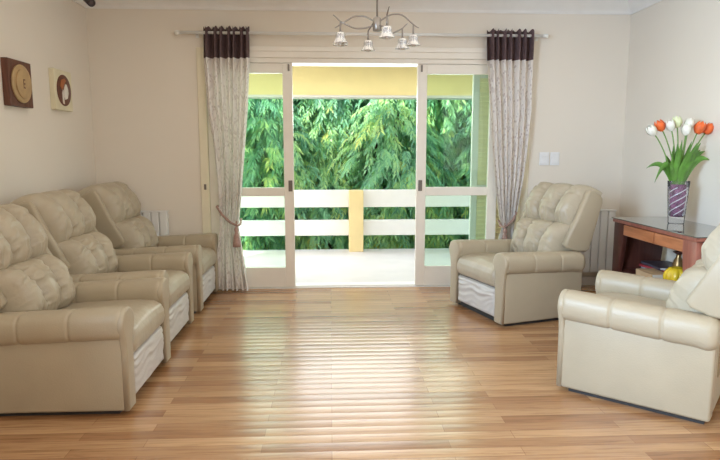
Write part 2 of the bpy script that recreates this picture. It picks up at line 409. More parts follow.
# louvered shutter folded open outside the right leaf
t = thing('louvered_shutter', 'pale cream louvered shutter outside, behind the right edge of the right glass door', 'shutter', (1.335, YB+0.17, -0.03+0.0))
m = MB(); W_ = 0.48
m.box(0, 0.06, -0.025, 0.02, 0.0, 2.05, 0.004); m.box(W_-0.06, W_, -0.025, 0.02, 0.0, 2.05, 0.004)
m.box(0.06, W_-0.06, -0.025, 0.02, 1.97, 2.05, 0.004); m.box(0.06, W_-0.06, -0.025, 0.02, 0.0, 0.12, 0.004); m.box(0.06, W_-0.06, -0.025, 0.02, 0.90, 0.98, 0.004)
m.build('shutter_frame', 'white_out', t)
m = MB()
for z0, z1 in ((0.13, 0.90), (0.98, 1.97)):
    n = int((z1-z0)/0.042)
    for i in range(n):
        z = z0+(i+0.5)*(z1-z0)/n
        m.box(0.06, W_-0.06, -0.030, 0.030, -0.004, 0.004, 0, 1, Matrix.Translation((0, -0.002, z)) @ Matrix.Rotation(math.radians(-58), 4, 'X'))
m.build('slats', 'shutter', t)

def make_crown(seed, n_spray, rx, ry, zlo, zhi, lw=1.0):
    rnd = random.Random(seed); mb = MB(); tone = []
    for s_ in range(n_spray):
        # branch tip on a leafy column, denser toward the outside
        a = rnd.uniform(0, 2*PI); q = rnd.random()**0.45; h = rnd.random()
        wv = 0.72+0.28*math.sin(h*9+seed)+0.1*math.sin(a*3)
        c = Vector((rx*q*wv*math.cos(a), ry*q*wv*math.sin(a), lerp(zlo, zhi, h)))
        od = Vector((math.cos(a), math.sin(a), 0))
        yaw = a+rnd.uniform(-0.9, 0.9); d = Vector((math.cos(yaw), math.sin(yaw), rnd.uniform(-0.2, 0.5))).normalized()
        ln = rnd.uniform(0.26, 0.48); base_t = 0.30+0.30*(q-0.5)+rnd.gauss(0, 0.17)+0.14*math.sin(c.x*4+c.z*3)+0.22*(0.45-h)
        nl = 24
        for i in range(nl):
            k = (i+0.5)/nl
            p = c+d*ln*k+Vector((0, 0, -0.75*ln*k*k))
            sgn = 1 if i % 2 else -1
            side = d.cross(Vector((0, 0, 1))).normalized()*sgn
            dirn = (d*0.55+side*rnd.uniform(0.4, 1.0)+Vector((0, 0, -rnd.uniform(0.5, 1.5)))).normalized()
            L_ = rnd.uniform(0.07, 0.125)*lw; W = L_*rnd.uniform(0.10, 0.16)
            wd = dirn.cross(od+Vector((rnd.uniform(-.5, .5), rnd.uniform(-.5, .5), rnd.uniform(-.5, .5))))
            if wd.length < 1e-3: continue
            wd = wd.normalized()*W
            m1 = p+dirn*L_*0.45+Vector((0, 0, 0.006)); e = p+dirn*L_+Vector((0, 0, -0.02))
            mb.add([p, m1-wd, e, m1+wd], [(0, 1, 2, 3)], False)
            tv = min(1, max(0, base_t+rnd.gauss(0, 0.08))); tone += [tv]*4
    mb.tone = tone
    return mb
def make_trunk(seed, h):
    rnd = random.Random(seed); mb = MB()
    for s_ in range(4):
        a = s_*1.6; pts = []
        for i in range(8):
            k = i/7; pts.append((0.35*k*math.cos(a)+rnd.uniform(-.02, .02), 0.25*k*math.sin(a)+rnd.uniform(-.02, .02), h*k))
        mb.tube(pts, [0.05*(1-0.8*i/7) for i in range(8)], 7)
    return mb
def make_tree(name, label, seed, ns, lm, loc, group, rx=0.95, ry=0.75):
    t = thing(name, label, 'tree', loc, 0, group)
    make_crown(seed, ns, rx, ry, 0.5, 3.9).build('foliage', lm, t)
    make_trunk(seed, 3.6).build('trunk', 'bark', t)
    return t
GT = 'trees in the garden behind the balcony'
front_lab = ['bright green drooping leafy tree behind the balcony, seen through the left glass door',
             'bright green drooping tree left of the yellow pillar, in the open doorway',
             'bright green drooping tree right above the yellow pillar, in the open doorway',
             'bright green drooping tree behind the right edge of the open doorway',
             'bright green drooping tree seen through the right glass door beside the shutter']
tA = make_tree('leafy_tree', front_lab[0], 3, 1900, 'leaf_a', (-1.05, 9.1, -1.2), GT)
tB = make_tree('leafy_tree', front_lab[1], 11, 1900, 'leaf_a', (-0.05, 9.35, -1.2), GT)
dup(tA, (0.85, 9.05, -1.2), 2.1, front_lab[2]); dup(tB, (1.75, 9.3, -1.2), 1.2, front_lab[3]); dup(tA, (2.65, 9.1, -1.2), 4.0, front_lab[4])
dup(tB, (-2.1, 9.3, -1.2), 3.4, 'bright green leafy tree at far left, mostly hidden behind the left curtain')
dup(tA, (3.6, 9.3, -1.2), 5.2, 'bright green leafy tree at far right, mostly hidden behind the right curtain')
back_lab = ['dark green background tree behind the left glass door', 'dark green background tree in the left half of the open doorway',
            'dark green background tree in the right half of the open doorway', 'dark green background tree behind the right glass door']
tC = make_tree('background_tree', back_lab[0], 21, 1500, 'leaf_b', (-1.6, 10.6, -1.2), GT, 1.15, 0.9)
for lab, x, rz in zip(back_lab[1:], (0.0, 1.6, 3.2), (1.0, 2.2, 3.5)): dup(tC, (x, 10.6, -1.2), rz, lab)

# ------------------------------------------------------------------ recliner armchair
def make_recliner(label):
    t = thing('recliner_armchair', label, 'armchair', (0, 0, 0), 0, 'beige leather recliner armchairs')
    MB().box(-0.30, 0.335, -0.345, 0.345, 0.0, 0.045).build('plinth', 'dark', t)
    for s in (-1, 1):
        y0, y1 = sorted((s*0.285, s*0.372))
        MB().box(-0.325, 0.372, y0, y1, 0.022, 0.44, 0.014, 3).build('side_panel', 'leather', t)
        # padded roll arm
        def ring(x, k, dz):
            out = []
            yc, zc = s*0.325, 0.468+dz
            for i in range(24):
                a = 2*PI*i/24; ca, sa = math.cos(a), math.sin(a)
                ex = 0.72
                py = 0.082*math.copysign(abs(ca)**ex, ca)*k; pz = 0.078*math.copysign(abs(sa)**ex, sa)*k
                out.append(Vector((x, yc+py, zc+pz)))
            return out
        xs = []
        n = 140
        for i in range(n+1):
            x = lerp(-0.335, 0.385, i/n); k = 1.0
            for sx in (-0.10, 0.135):
                k -= 0.075*math.exp(-((x-sx)/0.006)**2)
                k -= 0.012*math.exp(-((x-sx)/0.05)**2)
            e0 = (x+0.335)/0.05
            if e0 < 1: k *= 0.55+0.45*math.sqrt(max(0, 1-(1-e0)**2))
            e1 = (0.385-x)/0.035
            if e1 < 1: k *= 0.72+0.28*math.sqrt(max(0, 1-(1-e1)**2))
            xs.append((x, k, -0.030*(0.385-x)/0.72))
        mb = MB(); vs = []; fs = []
        for x, k, dz in xs: vs += ring(x, k, dz)
        for i in range(n):
            for j in range(24): fs.append((i*24+j, i*24+(j+1) % 24, (i+1)*24+(j+1) % 24, (i+1)*24+j))
        fs.append(tuple(range(24))[::-1]); fs.append(tuple(n*24+j for j in range(24)))
        # soft wrinkles toward the back of the pad
        for q in vs:
            wk = sm(0.05, -0.28, q.x)
            q.z += 0.006*wk*noise.noise(Vector((q.x*26+q.y*14, q.y*9, 3+s)))
        mb.add(vs, fs); mb.build('arm_pad', 'leather', t)
        # keyhole-shaped front panel
        pts = [(s*0.278, 0.024), (s*0.372, 0.024), (s*0.374, 0.34), (s*0.385, 0.40)]
        for i in range(15):
            a = lerp(-0.35, PI+0.35, i/14); pts.append((s*0.325+s*0.083*math.cos(a), 0.468+0.079*math.sin(a)))
        pts += [(s*0.272, 0.40), (s*0.277, 0.34)]
        MB().prism(pts, 0.362, 0.396, 'x', 0.011, 3).build('arm_front', 'leather', t)
    # seat cushion, rounded with a soft crown
    def seat(u, v):
        y = lerp(-0.272, 0.272, u)
        # v runs: back of top -> front -> down the front face
        path = [(-0.22, 0.405), (-0.10, 0.42), (0.10, 0.432), (0.27, 0.436), (0.345, 0.428), (0.385, 0.405), (0.402, 0.37), (0.404, 0.33), (0.396, 0.295), (0.375, 0.275), (0.30, 0.272)]
        k = v*(len(path)-1); i = min(int(k), len(path)-2); fr_ = k-i
        x = lerp(path[i][0], path[i+1][0], fr_); z = lerp(path[i][1], path[i+1][1], fr_)
        ed = min(u, 1-u)*0.544; d = 1-min(1, ed/0.035); rnd_ = 1-math.sqrt(max(0, 1-d*d))
        wgt = sm(0, 0.25, v)
        x -= 0.03*rnd_*sm(0.35, 0.6, v); z -= 0.035*rnd_*(1-sm(0.5, 0.8, v))
        crown = 0.012*math.sin(PI*u)*math.sin(PI*min(1, v*1.2))
        z += crown; w_ = noise.noise(Vector((x*9, y*9, z*9)))*0.004
        return Vector((x+w_, y, z+w_))
    MB().grid(44, 44, seat).build('seat_cushion', 'leather2', t)
    MB().box(-0.30, 0.36, -0.275, 0.275, 0.06, 0.28).build('seat_base', 'dark', t)
    # footrest, gathered leather
    def foot(u, v):
        y = lerp(-0.270, 0.270, u); z = lerp(0.048, 0.268, v)
        e = min(min(u, 1-u)*0.54, min(v, 1-v)*0.22); b_ = 0.030*math.sqrt(max(0, 1-(1-min(1, e/0.03))**2))
        w_ = 0.0
        for (yy, zz, q) in ((0, 0, 1),):
            w_ = noise.noise(Vector((y*5, z*34+6*noise.noise(Vector((y*3, z*4, 5))), 1.0)))
        return Vector((0.358+b_+0.010*w_*sm(0, 0.03, e), y, z))
    MB().grid(60, 44, foot, flip=True).build('footrest', 'front', t)
    MB().box(-0.325, -0.30, -0.29, 0.29, 0.04, 0.42, 0.008).build('rear_panel', 'leather', t)
    # backrest shell
    prof = [(-0.195, 0.575), (-0.215, 0.545), (-0.30, 0.515), (-0.395, 0.505), (-0.43, 0.525), (-0.535, 0.875), (-0.535, 0.91), (-0.515, 0.935), (-0.44, 0.975), (-0.405, 0.978), (-0.385, 0.955), (-0.30, 0.77)]
    MB().prism([(x-0.0, z) for x, z in prof], -0.29, 0.29, 'y', 0.01).build('back_shell', 'leather', t)
    for s in (-1, 1):
        y0, y1 = sorted((s*0.285, s*0.337)); MB().prism([(x+0.015, z) for x, z in prof], y0, y1, 'y', 0.018, 3).build('back_wing', 'leather', t)
    MB().prism([(-0.14, 0.20), (-0.33, 0.20), (-0.42, 0.54), (-0.20, 0.60)], -0.235, 0.235, 'y', 0.01).build('back_frame', 'leather', t)
    # tufted cushions
    def pillow(name, A, B, thick, hw0, hw1, seed, deep, over):
        A, B = Vector((A[0], 0, A[1])), Vector((B[0], 0, B[1])); d = (B-A); nrm = Vector((d.z, 0, -d.x)).normalized()
        def fn(u, v):
            hw = lerp(hw0, hw1, sm(0, 1, v))
            s_ = 2*u-1; au = abs(s_)
            # three lobes whose boundaries bow outward like petals
            c1 = 0.30+0.10*v
            if au < c1: k = 1-au/c1; q = s_/c1; lid = 0
            else: m_ = (1+c1)/2; k = 1-abs(au-m_)/((1-c1)/2); q = (au-m_)/((1-c1)/2); lid = 1 if s_ > 0 else 2
            lb = math.sqrt(max(0, 1-(1-min(1, k*1.25))**2))           # round lobe section
            v0 = 0.10*(q*q)                                       # lobe foot rounds up at its corners
            vv = max(0, (v-v0)/(1-v0)); e = abs(2*vv-1)
            ev = max(0, 1-e**2.6)**0.5
            eu = max(0, 1-au**9)**0.5
            h = thick*ev*eu*(1-deep+deep*lb)
            # gathered leather: folds running off the seams
            S = Vector((seed*7.3, lid*4.1, 0))
            warp = noise.noise(Vector((s_*2.2, v*2.5, 0))+S)
            low = noise.noise(Vector((q*0.9, v*8+warp*1.2+q*q*0.8, 1.0))+S)
            foot_ = noise.noise(Vector((s_*13+warp*0.8, v*2.0, 2.0))+S)*math.exp(-((v-0.14)/0.14)**2)
            seam = noise.noise(Vector((q*1.2, v*17+warp*1.0, 3.0))+S)*(1-k)**1.5
            h += (0.015*low+0.020*foot_+0.014*seam)*min(1, ev*1.5)*eu*min(1, k*4+0.3)
            p = A+d*v+nrm*h+Vector((0, s_*hw, 0))
            if over: p.z += 0.014*lb*sm(0.7, 1, v)
            p -= nrm*0.05*au**12
            return p
        MB().grid(150, 100, fn).build(name, 'leather2', t)
    pillow('headrest_cushion', (-0.285, 0.668), (-0.480, 0.978), 0.150, 0.300, 0.318, 1.3, 0.66, True)
    pillow('lumbar_cushion', (-0.150, 0.395), (-0.305, 0.708), 0.140, 0.268, 0.300, 4.7, 0.62, False)
    return t
c0 = make_recliner('beige leather recliner nearest the camera on the left, along the left wall')
c0.location = (-1.372, 3.13, 0)
dup(c0, (-1.412, 3.925, 0), 0, 'beige leather recliner in the middle of the row of three along the left wall')
dup(c0, (-1.412, 4.905, 0), 0, 'beige leather recliner at the far end of the left row, beside the left curtain')
dup(c0, (1.488, 4.536, 0), math.radians(-162.1), 'beige leather recliner beside the right curtain and radiator, facing the left row')
dup(c0, (1.748, 2.985, 0), math.radians(139), 'beige leather recliner in the right foreground, seen from its side and back')

c0.scale = (1, 1, 0.97)

# ------------------------------------------------------------------ curtains
def make_curtain(label, left, right, folds, seed, tie):
    # left/right: edge X as a function of z; drawn as a folded sheet
    zt, zh, zb = 2.325, 2.075, 0.02
    rnd = random.Random(seed); yc = YB-0.085
    t = thing('curtain', label, 'curtain', (0, 0, 0), 0, 'patterned curtains with brown headings')
    ph = [rnd.uniform(-0.25, 0.25) for _ in range(folds*2+2)]
    def X(u, z):
        # uneven pleats
        return lerp(left(z), right(z), u+0.012*math.sin(u*folds*2*PI*0.5+seed))
    def Yv(u, z):
        wdt = right(z)-left(z); amp = 0.028+0.012*math.exp(-((z-2.2)/0.2)**2)
        amp *= 0.65 if abs(z-tie[1]) < 0.06 else 1
        tt = u*folds*2*PI+0.6*math.sin(u*7+seed)+0.25*math.sin(z*3+u*4)
        return yc+amp*math.sin(tt)+0.012*math.sin(tt*0.5+seed+z*0.8)
    nu, nv = folds*14+1, 90
    m = MB(); vs = []; uv = []; fs = []
    cloth_w = 1.15
    for j in range(nv):
        z = lerp(zb, zh, j/(nv-1))
        for i in range(nu):
            u = i/(nu-1); zz = z
            if j == 0: zz += 0.008*math.sin(u*folds*2*PI)
            vs.append((X(u, z), Yv(u, z), zz)); uv.append((u*cloth_w, z))
    for j in range(nv-1):
        for i in range(nu-1): fs.append((j*nu+i, j*nu+i+1, (j+1)*nu+i+1, (j+1)*nu+i))
    m.add(vs, fs); m.uv = uv; m.build('drape', 'curtain', t)
    m = MB(); nvh = 12
    def hd(u, v):
        z = lerp(zh-0.005, zt, v)+(0.010*math.sin(u*folds*4*PI+seed) if v > 0.98 else 0)
        return Vector((X(u, z), Yv(u, z)-0.004, z))
    m.grid(nu, nvh, hd); m.build('heading', 'heading', t)
    # tieback cord and tassel
    tx, tz = tie[0], tie[1]; x0, x1 = left(tz)-0.012, right(tz)+0.012
    yf = yc-0.058
    pts = [(x0-0.0, YB-0.025, tz+tie[2]), (x0, yc-0.01, tz+tie[2]), (lerp(x0, x1, 0.25), yf, tz+0.6*tie[2]), (lerp(x0, x1, 0.6), yf-0.004, tz+0.2*tie[2]), (lerp(x0, x1, 0.9), yf, tz), (x1, yc-0.01, tz+0.01), (x1, YB-0.025, tz+0.05)]
    if tie[2] < 0: pts = [(x0, YB-0.025, tz+0.05), (x0, yc-0.01, tz+0.01), (lerp(x0, x1, 0.1), yf, tz), (lerp(x0, x1, 0.4), yf-0.004, tz-0.2*tie[2]), (lerp(x0, x1, 0.75), yf, tz-0.6*tie[2]), (x1, yc-0.01, tz-tie[2]), (x1, YB-0.025, tz-tie[2])]
    cord = MB().tube(pts, 0.011, 8).build('tieback', 'tassel', t)
    tm = MB(); ty = yf-0.016
    prof = [(0.004, 0.0), (0.012, -0.01), (0.020, -0.028), (0.018, -0.045), (0.012, -0.055), (0.021, -0.075), (0.034, -0.15), (0.036, -0.185), (0.0, -0.185)]
    tm.tube([(tx, ty+0.008, tz+0.045), (tx, ty, tz-0.0)], 0.006, 6)
    tm.lathe(prof, 20, (tx, ty, tz), mod=lambda a, z: 1+0.07*math.sin(a*10)*(1 if z < -0.06 else 0))
    tm.build('tassel', 'tassel', cord)
    return t
LZ = [(0.0, -1.07), (0.05, -1.064), (0.38, -1.035), (0.60, -1.0), (0.84, -1.0), (1.02, -1.008), (1.37, -1.035), (1.63, -1.072), (2.05, -1.091), (2.33, -1.085)]
RZ = [(0.0, -0.745), (0.05, -0.748), (0.38, -0.793), (0.60, -0.823), (0.70, -0.811), (0.93, -0.787), (1.28, -0.752), (1.63, -0.716), (2.05, -0.688), (2.33, -0.682)]
make_curtain('vine patterned curtain with dark brown heading, tied back left of the sliding doors', lambda z: pw(LZ, z), lambda z: pw(RZ, z), 7, 2.0, (-0.835, 0.61, 0.17))
LZ2 = [(0.0, 1.48), (0.35, 1.52), (0.57, 1.575), (0.69, 1.546), (0.92, 1.511), (1.28, 1.463), (1.64, 1.434), (2.07, 1.394), (2.33, 1.386)]
RZ2 = [(0.0, 1.74), (0.35, 1.70), (0.59, 1.69), (0.83, 1.728), (1.01, 1.758), (1.28, 1.785), (1.64, 1.807), (2.07, 1.799), (2.33, 1.797)]
make_curtain('vine patterned curtain with dark brown heading, behind the armchair right of the sliding doors', lambda z: pw(LZ2, z), lambda z: pw(RZ2, z), 7, 5.0, (1.585, 0.58, -0.13))
# rod
t = thing('curtain_rod', 'slim white curtain rod across the back wall above the doors', 'curtain rod', (0, YB-0.085, 2.28))
MB().tube([(-1.28, 0, 0), (1.89, 0, 0)], 0.013, 14).build('pole', 'rod', t)
for sx in (-1, 1):
    x = -1.28 if sx < 0 else 1.89
    MB().lathe([(0.013, 0), (0.017, 0.004), (0.019, 0.03), (0.014, 0.044), (0.0, 0.05)], 14, (x, 0, 0), Matrix.Rotation(sx*PI/2, 4, 'Y')).build('finial', 'rod', t)
    xb = -1.15 if sx < 0 else 1.86
    b = MB(); b.tube([(xb, 0.0, -0.002), (xb, 0.085, -0.002)], 0.007, 8); b.box(xb-0.014, xb+0.014, 0.077, 0.085, -0.03, 0.03, 0.003)
    b.build('bracket', 'rod', t)

# ------------------------------------------------------------------ chandelier
CX, CY, CZ = 0.315, 4.0, 2.10
t = thing('chandelier', 'brushed nickel chandelier with curved arms and six small glass shades', 'chandelier', (CX, CY, CZ))
MB().lathe([(0.0, 0.50), (0.05, 0.50), (0.05, 0.51), (0.045, 0.515), (0.055, 0.53), (0.0, 0.53)], 24).build('ceiling_rose', 'metal', t)
MB().tube([(0, 0, 0.03), (0, 0, 0.51)], 0.006, 8).build('stem', 'metal', t)
MB().lathe([(0, -0.035), (0.024, -0.045), (0.028, -0.04), (0.028, 0.035), (0.020, 0.045), (0, 0.042)], 20).build('hub', 'metal', t)
for i in range(6):
    a = math.radians((170, 190, 5, 40, 100, -80)[i]); R_ = 0.245
    if i % 2 == 0: zp = [(0, 0.01), (0.35, 0.06), (0.65, 0.062), (1.0, 0.005), (1.15, -0.02)]
    else: zp = [(0, 0.0), (0.35, -0.035), (0.65, -0.04), (1.0, 0.005), (1.2, 0.05)]
    pts = []
    for k in range(25):
        q = k/24*zp[-1][0]; off = 0.030*math.sin(PI*min(1.0, q))*(1 if i % 2 else -1)
        # smooth piecewise height
        zz = sum(pw(zp, min(zp[-1][0], max(0, q+dq))) for dq in (-0.08, -0.04, 0, 0.04, 0.08))/5
        pts.append((R_*q*math.cos(a)-off*math.sin(a), R_*q*math.sin(a)+off*math.cos(a), zz))
    arm = MB().tube(pts, [0.0055]*20+[0.005, 0.0045, 0.004, 0.0035, 0.003], 8).build('arm', 'metal', t)
    sx, sy, sz = R_*math.cos(a), R_*math.sin(a), -0.01
    MB().tube([(sx, sy, sz+0.01), (sx, sy, sz-0.055)], 0.006, 8).lathe([(0.0, -0.045), (0.011, -0.045), (0.013, -0.07), (0.0, -0.07)], 12, (sx, sy, sz)).build('socket', 'metal', arm)
    fl = MB().lathe([(0.012, -0.050), (0.026, -0.053), (0.030, -0.066), (0.029, -0.082), (0.033, -0.10), (0.042, -0.117), (0.043, -0.120), (0.040, -0.118), (0.030, -0.10), (0.026, -0.082), (0.027, -0.068), (0.020, -0.058)], 48, (sx, sy, sz),
                    mod=lambda aa, z: 1+0.12*math.cos(aa*4+0.6)*sm(-0.06, -0.12, z)+0.05*math.cos(aa*8))
    fl.build('lamp_shade', 'shade', arm)

# ------------------------------------------------------------------ radiators
def make_radiator(label, x0, x1, z0, z1):
    t = thing('radiator', label, 'radiator', ((x0+x1)/2, YB-0.06, z0), 0, 'white panel radiators')
    hw = (x1-x0)/2; h = z1-z0; n = max(3, round((x1-x0)/0.074)); pw_ = 2*hw/n
    m = MB()
    for i in range(n): m.box(-hw+i*pw_+0.003, -hw+(i+1)*pw_-0.003, -0.035, 0.03, 0, h-0.004, 0.008, 2)
    m.build('panel', 'radiator', t)
    for za in (0.03, h-0.06): MB().box(-hw, hw, -0.022, 0.022, za, za+0.03).build('manifold', 'radiator', t)
    m = MB(); m.box(-hw-0.004, hw+0.004, -0.038, 0.032, h-0.006, h+0.006, 0.003); m.build('top_grille', 'radiator', t)
    for xa in (-hw*0.6, hw*0.6): MB().box(xa-0.02, xa+0.02, 0.02, 0.06, h*0.3, h*0.8).build('wall_bracket', 'radiator', t)
make_radiator('white panel radiator on the back wall behind the far left armchair', -2.03, -1.455, 0.145, 0.735)
make_radiator('white panel radiator on the back wall between the right armchair and the wooden table', 1.98, 2.645, 0.142, 0.725)

# ------------------------------------------------------------------ switches
def plate(label, x0, x1, rows):
    t = thing('light_switch', label, 'light switch', ((x0+x1)/2, YB, 1.20), 0, 'wall switches right of the curtain')
    hw = (x1-x0)/2
    MB().box(-hw, hw, -0.010, 0.0, -0.06, 0.06, 0.004).build('cover_plate', 'switch', t)
    for i in range(rows):
        z = 0.045-(i+0.5)*0.09/rows
        MB().box(-hw*0.7, hw*0.7, -0.015, -0.009, z-0.042/rows, z+0.042/rows, 0.002).build('rocker', 'switch', t)
plate('white three-rocker switch plate, left of the two on the back wall', 1.93, 2.022, 3)
plate('white single blank switch plate, right of the two on the back wall', 2.032, 2.118, 1)

# ------------------------------------------------------------------ wall plaques (left wall)
def circ(r, n=40): return [(r*math.cos(2*PI*i/n), r*math.sin(2*PI*i/n)) for i in range(n)]
t = thing('wall_plaque', 'dark wood square wall plaque with a round tan disc', 'wall art', (XL, 4.10, 1.715))
MB().box(0, 0.045, -0.147, 0.147, -0.15, 0.15, 0.004).build('board', 'pic_dark', t)
d = MB().prism(circ(0.125), 0.044, 0.056, 'x', 0.004).build('disc', 'disc', t)
MB().prism([(y+0.008, z) for y, z in circ(0.098)], 0.055, 0.066, 'x', 0.004).build('raised_disc', 'disc', d)
g = MB()
for z in (-0.026, 0.0, 0.026): g.box(0.065, 0.0672, -0.004, 0.014, z-0.004, z+0.004)
g.box(0.065, 0.0672, -0.010, -0.004, -0.030, 0.030); g.build('carved_mark', 'pic_dark', d)
t = thing('wall_plaque', 'cream square wall plaque with a round red-brown plate and ivory relief', 'wall art', (XL, 4.745, 1.735))
MB().box(0, 0.040, -0.147, 0.147, -0.152, 0.152, 0.004).build('board', 'pic_cream', t)
d = MB().prism(circ(0.118), 0.039, 0.046, 'x', 0.003).build('round_plate', 'plate_dark', t)
iv = [(0.0, -0.07), (0.035, -0.06), (0.055, -0.02), (0.05, 0.015), (0.03, 0.045), (0.012, 0.05), (-0.008, 0.02), (-0.02, -0.03)]
MB().prism(iv, 0.045, 0.054, 'x', 0.003).build('ivory_relief', 'plate_white', d)
MB().prism([(-0.04, -0.10), (-0.018, -0.105), (-0.028, 0.005), (-0.045, -0.02)], 0.045, 0.052, 'x', 0.002).build('ivory_relief', 'plate_white', d)
MB().prism([(-0.075, 0.03), (-0.04, 0.0), (-0.005, 0.045), (0.03, 0.075), (0.0, 0.09), (-0.05, 0.075)], 0.045, 0.051, 'x', 0.002).build('rust_relief', 'plate_orange', d)

# ceiling camera / spot in the left corner
t = thing('security_camera', 'small dark brown camera mounted at the ceiling in the left back corner', 'camera', (-1.90, 4.95, ZC-0.0))
MB().lathe([(0, 0.0), (0.035, 0.0), (0.035, -0.012), (0.014, -0.02), (0.012, -0.16), (0, -0.16)], 20).build('mount', 'cam', t)
R = Matrix.Translation((0, 0, -0.175)) @ Matrix.Rotation(math.radians(130), 4, 'Y') @ Matrix.Rotation(math.radians(35), 4, 'X')
body = MB().lathe([(0, -0.05), (0.026, -0.05), (0.032, -0.04), (0.032, 0.055), (0.028, 0.06), (0.022, 0.058), (0.0, 0.05)], 24, mtx=R).build('housing', 'cam', t)
MB().lathe([(0, 0.056), (0.017, 0.054), (0.02, 0.05)], 20, mtx=R).build('lens', 'cam_lens', body)

# ------------------------------------------------------------------ wooden table with glass top
TX0, TX1, TY0, TY1, TZ = 2.25, 2.70, 3.465, 4.545, 0.75
t = thing('writing_table', 'red-brown wooden table with two drawers and dark glass top against the right wall', 'table', (TX0, TY0, 0))
DX, DY = TX1-TX0, TY1-TY0
MB().box(0.0, DX, 0.0, DY, TZ-0.034, TZ-0.008, 0.004).build('table_top', 'mahog', t)
MB().box(-0.008, DX, -0.008, DY+0.008, TZ-0.008, TZ, 0.002).build('glass_sheet', 'table_glass', t)
def end_panel(y0, y1):
    # side profile with inward curved front and rear edges
    pts = []
    for i in range(13):
        k = i/12; pts.append((0.03+0.07*math.sin(PI*k*0.9)*0.7, lerp(0.716, 0.0, k)))
    for i in range(13):
        k = i/12; pts.append((DX-0.02-0.06*math.sin(PI*(0.1+k*0.9))*0.7, lerp(0.0, 0.716, k)))
    return MB().prism(pts, y0, y1, 'y', 0.003)
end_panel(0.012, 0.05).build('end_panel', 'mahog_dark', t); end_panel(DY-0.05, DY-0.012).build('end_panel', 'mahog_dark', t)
def front_leg(ya, s):
    # leg board facing the room, wide at the top and curving in
    pts = [(ya, 0.0), (ya, 0.716)]
    for i in range(14):
        k = i/13; pts.append((ya+s*(0.075+0.075*(1-sm(0, 1, k*1.25))), lerp(0.716, 0.0, k)))
    return MB().prism(pts, 0.012, 0.05, 'x', 0.003)
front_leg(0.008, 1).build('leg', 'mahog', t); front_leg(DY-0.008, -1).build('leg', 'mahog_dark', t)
MB().box(0.03, 0.05, 0.12, DY-0.12, 0.622, 0.716).build('apron', 'mahog', t)
ym = DY*0.46
for a0, a1 in ((0.155, ym-0.006), (ym+0.006, DY-0.155)):
    MB().box(0.012, 0.032, a0, a1, 0.628, 0.708, 0.004).build('drawer', 'drawer', t)
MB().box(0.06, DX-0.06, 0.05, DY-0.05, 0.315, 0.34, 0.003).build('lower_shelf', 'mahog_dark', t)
SH = 0.34
# books and magazines on the lower shelf
def book(name, label, x, y, z, w, l, h, rz, cm, cat):
    o = thing(name, label, cat, (x, y, z), rz, 'reading matter on the table shelf')
    MB().box(-w/2+0.003, w/2-0.003, -l/2+0.003, l/2-0.003, 0.0015, h-0.0015).build('pages', 'paper', o)
    c = MB(); c.box(-w/2, w/2, -l/2, l/2, 0, 0.0015); c.box(-w/2, w/2, -l/2, l/2, h-0.0015, h); c.box(-w/2, -w/2+0.003, -l/2, l/2, 0, h); c.build('cover', cm, o)
zz = SH
for i, (cm, lab, h, rz) in enumerate([('mag2', 'dark covered magazine, lowest of the stack on the table shelf', 0.022, 0.06), ('mag1', 'grey magazine, second from the bottom of the shelf stack', 0.02, -0.08),
                                      ('mag3', 'red covered magazine, second from the top of the shelf stack', 0.018, 0.12), ('mag2', 'black and grey magazine on top of the shelf stack', 0.018, -0.04)]):
    book('magazine', lab, 2.53, 4.265, zz, 0.21, 0.29, h, rz, cm, 'magazine'); zz += h+0.0005
book('notebook', 'thick tan notebook beside the magazines on the table shelf', 2.352, 4.10, SH, 0.135, 0.22, 0.06, 0.0, 'tan', 'book')
# yellow ribbed vase and small brass pot
o = MB().lathe([(0.0, 0.0), (0.045, 0.0), (0.06, 0.012), (0.078, 0.04), (0.082, 0.065), (0.072, 0.095), (0.048, 0.115), (0.028, 0.122), (0.02, 0.115), (0.0, 0.11)], 80,
               mod=lambda a, z: 1-0.13*abs(math.cos(a*5))**6*(1 if 0.01 < z < 0.12 else 0.4)).build('ribbed_pot', 'yellow', None, (2.385, 3.86, SH)); o.scale = (1.05, 1.05, 1.15)
tag(o, 'squat yellow glazed ribbed pot on the table shelf', 'pot')
o = thing('brass_vase', 'small aged brass vase with a dark rim behind the yellow pot', 'vase', (2.515, 4.06, SH)); o.scale = (1.1, 1.1, 1.14)
MB().lathe([(0.0, 0.0), (0.026, 0.0), (0.028, 0.01), (0.018, 0.025), (0.03, 0.06), (0.036, 0.09), (0.028, 0.13), (0.014, 0.155), (0.016, 0.17)], 28).build('body', 'brass', o)
MB().lathe([(0.015, 0.168), (0.034, 0.18), (0.036, 0.187), (0.028, 0.188), (0.010, 0.178)], 28).build('rim', 'mahog_dark', o)

# ------------------------------------------------------------------ vase with tulips
VX, VY, VZ = 2.502, 4.105, TZ
t = thing('flower_vase', 'clear glass vase with purple swirled inside on the dark glass table top', 'vase', (VX, VY, VZ))
def vr(z): return lerp(0.053, 0.073, z/0.31)
MB().lathe([(0.0, 0.0), (0.050, 0.0), (0.054, 0.006)]+[(vr(z), z) for z in (0.03, 0.1, 0.2, 0.29, 0.31)]+[(vr(0.31)-0.006, 0.311), (vr(0.2)-0.007, 0.2), (vr(0.05)-0.007, 0.06), (0.0, 0.05)], 40).build('glass_wall', 'vase_glass', t)
MB().lathe([(0.0, 0.052)]+[(vr(z)-0.009, z) for z in (0.054, 0.12, 0.2, 0.285)]+[(0.0, 0.285)], 36).build('purple_core', 'vase_purple', t)
for k in range(5):
    a0 = k*2*PI/5; pts = []
    for i in range(40):
        q = i/39; a = a0+q*PI*1.7; r_ = vr(0.065+0.20*q)-0.006
        pts.append((r_*math.cos(a), r_*math.sin(a), 0.065+0.20*q))
    MB().tube(pts, 0.0035, 6).build('swirl', 'swirl', t)

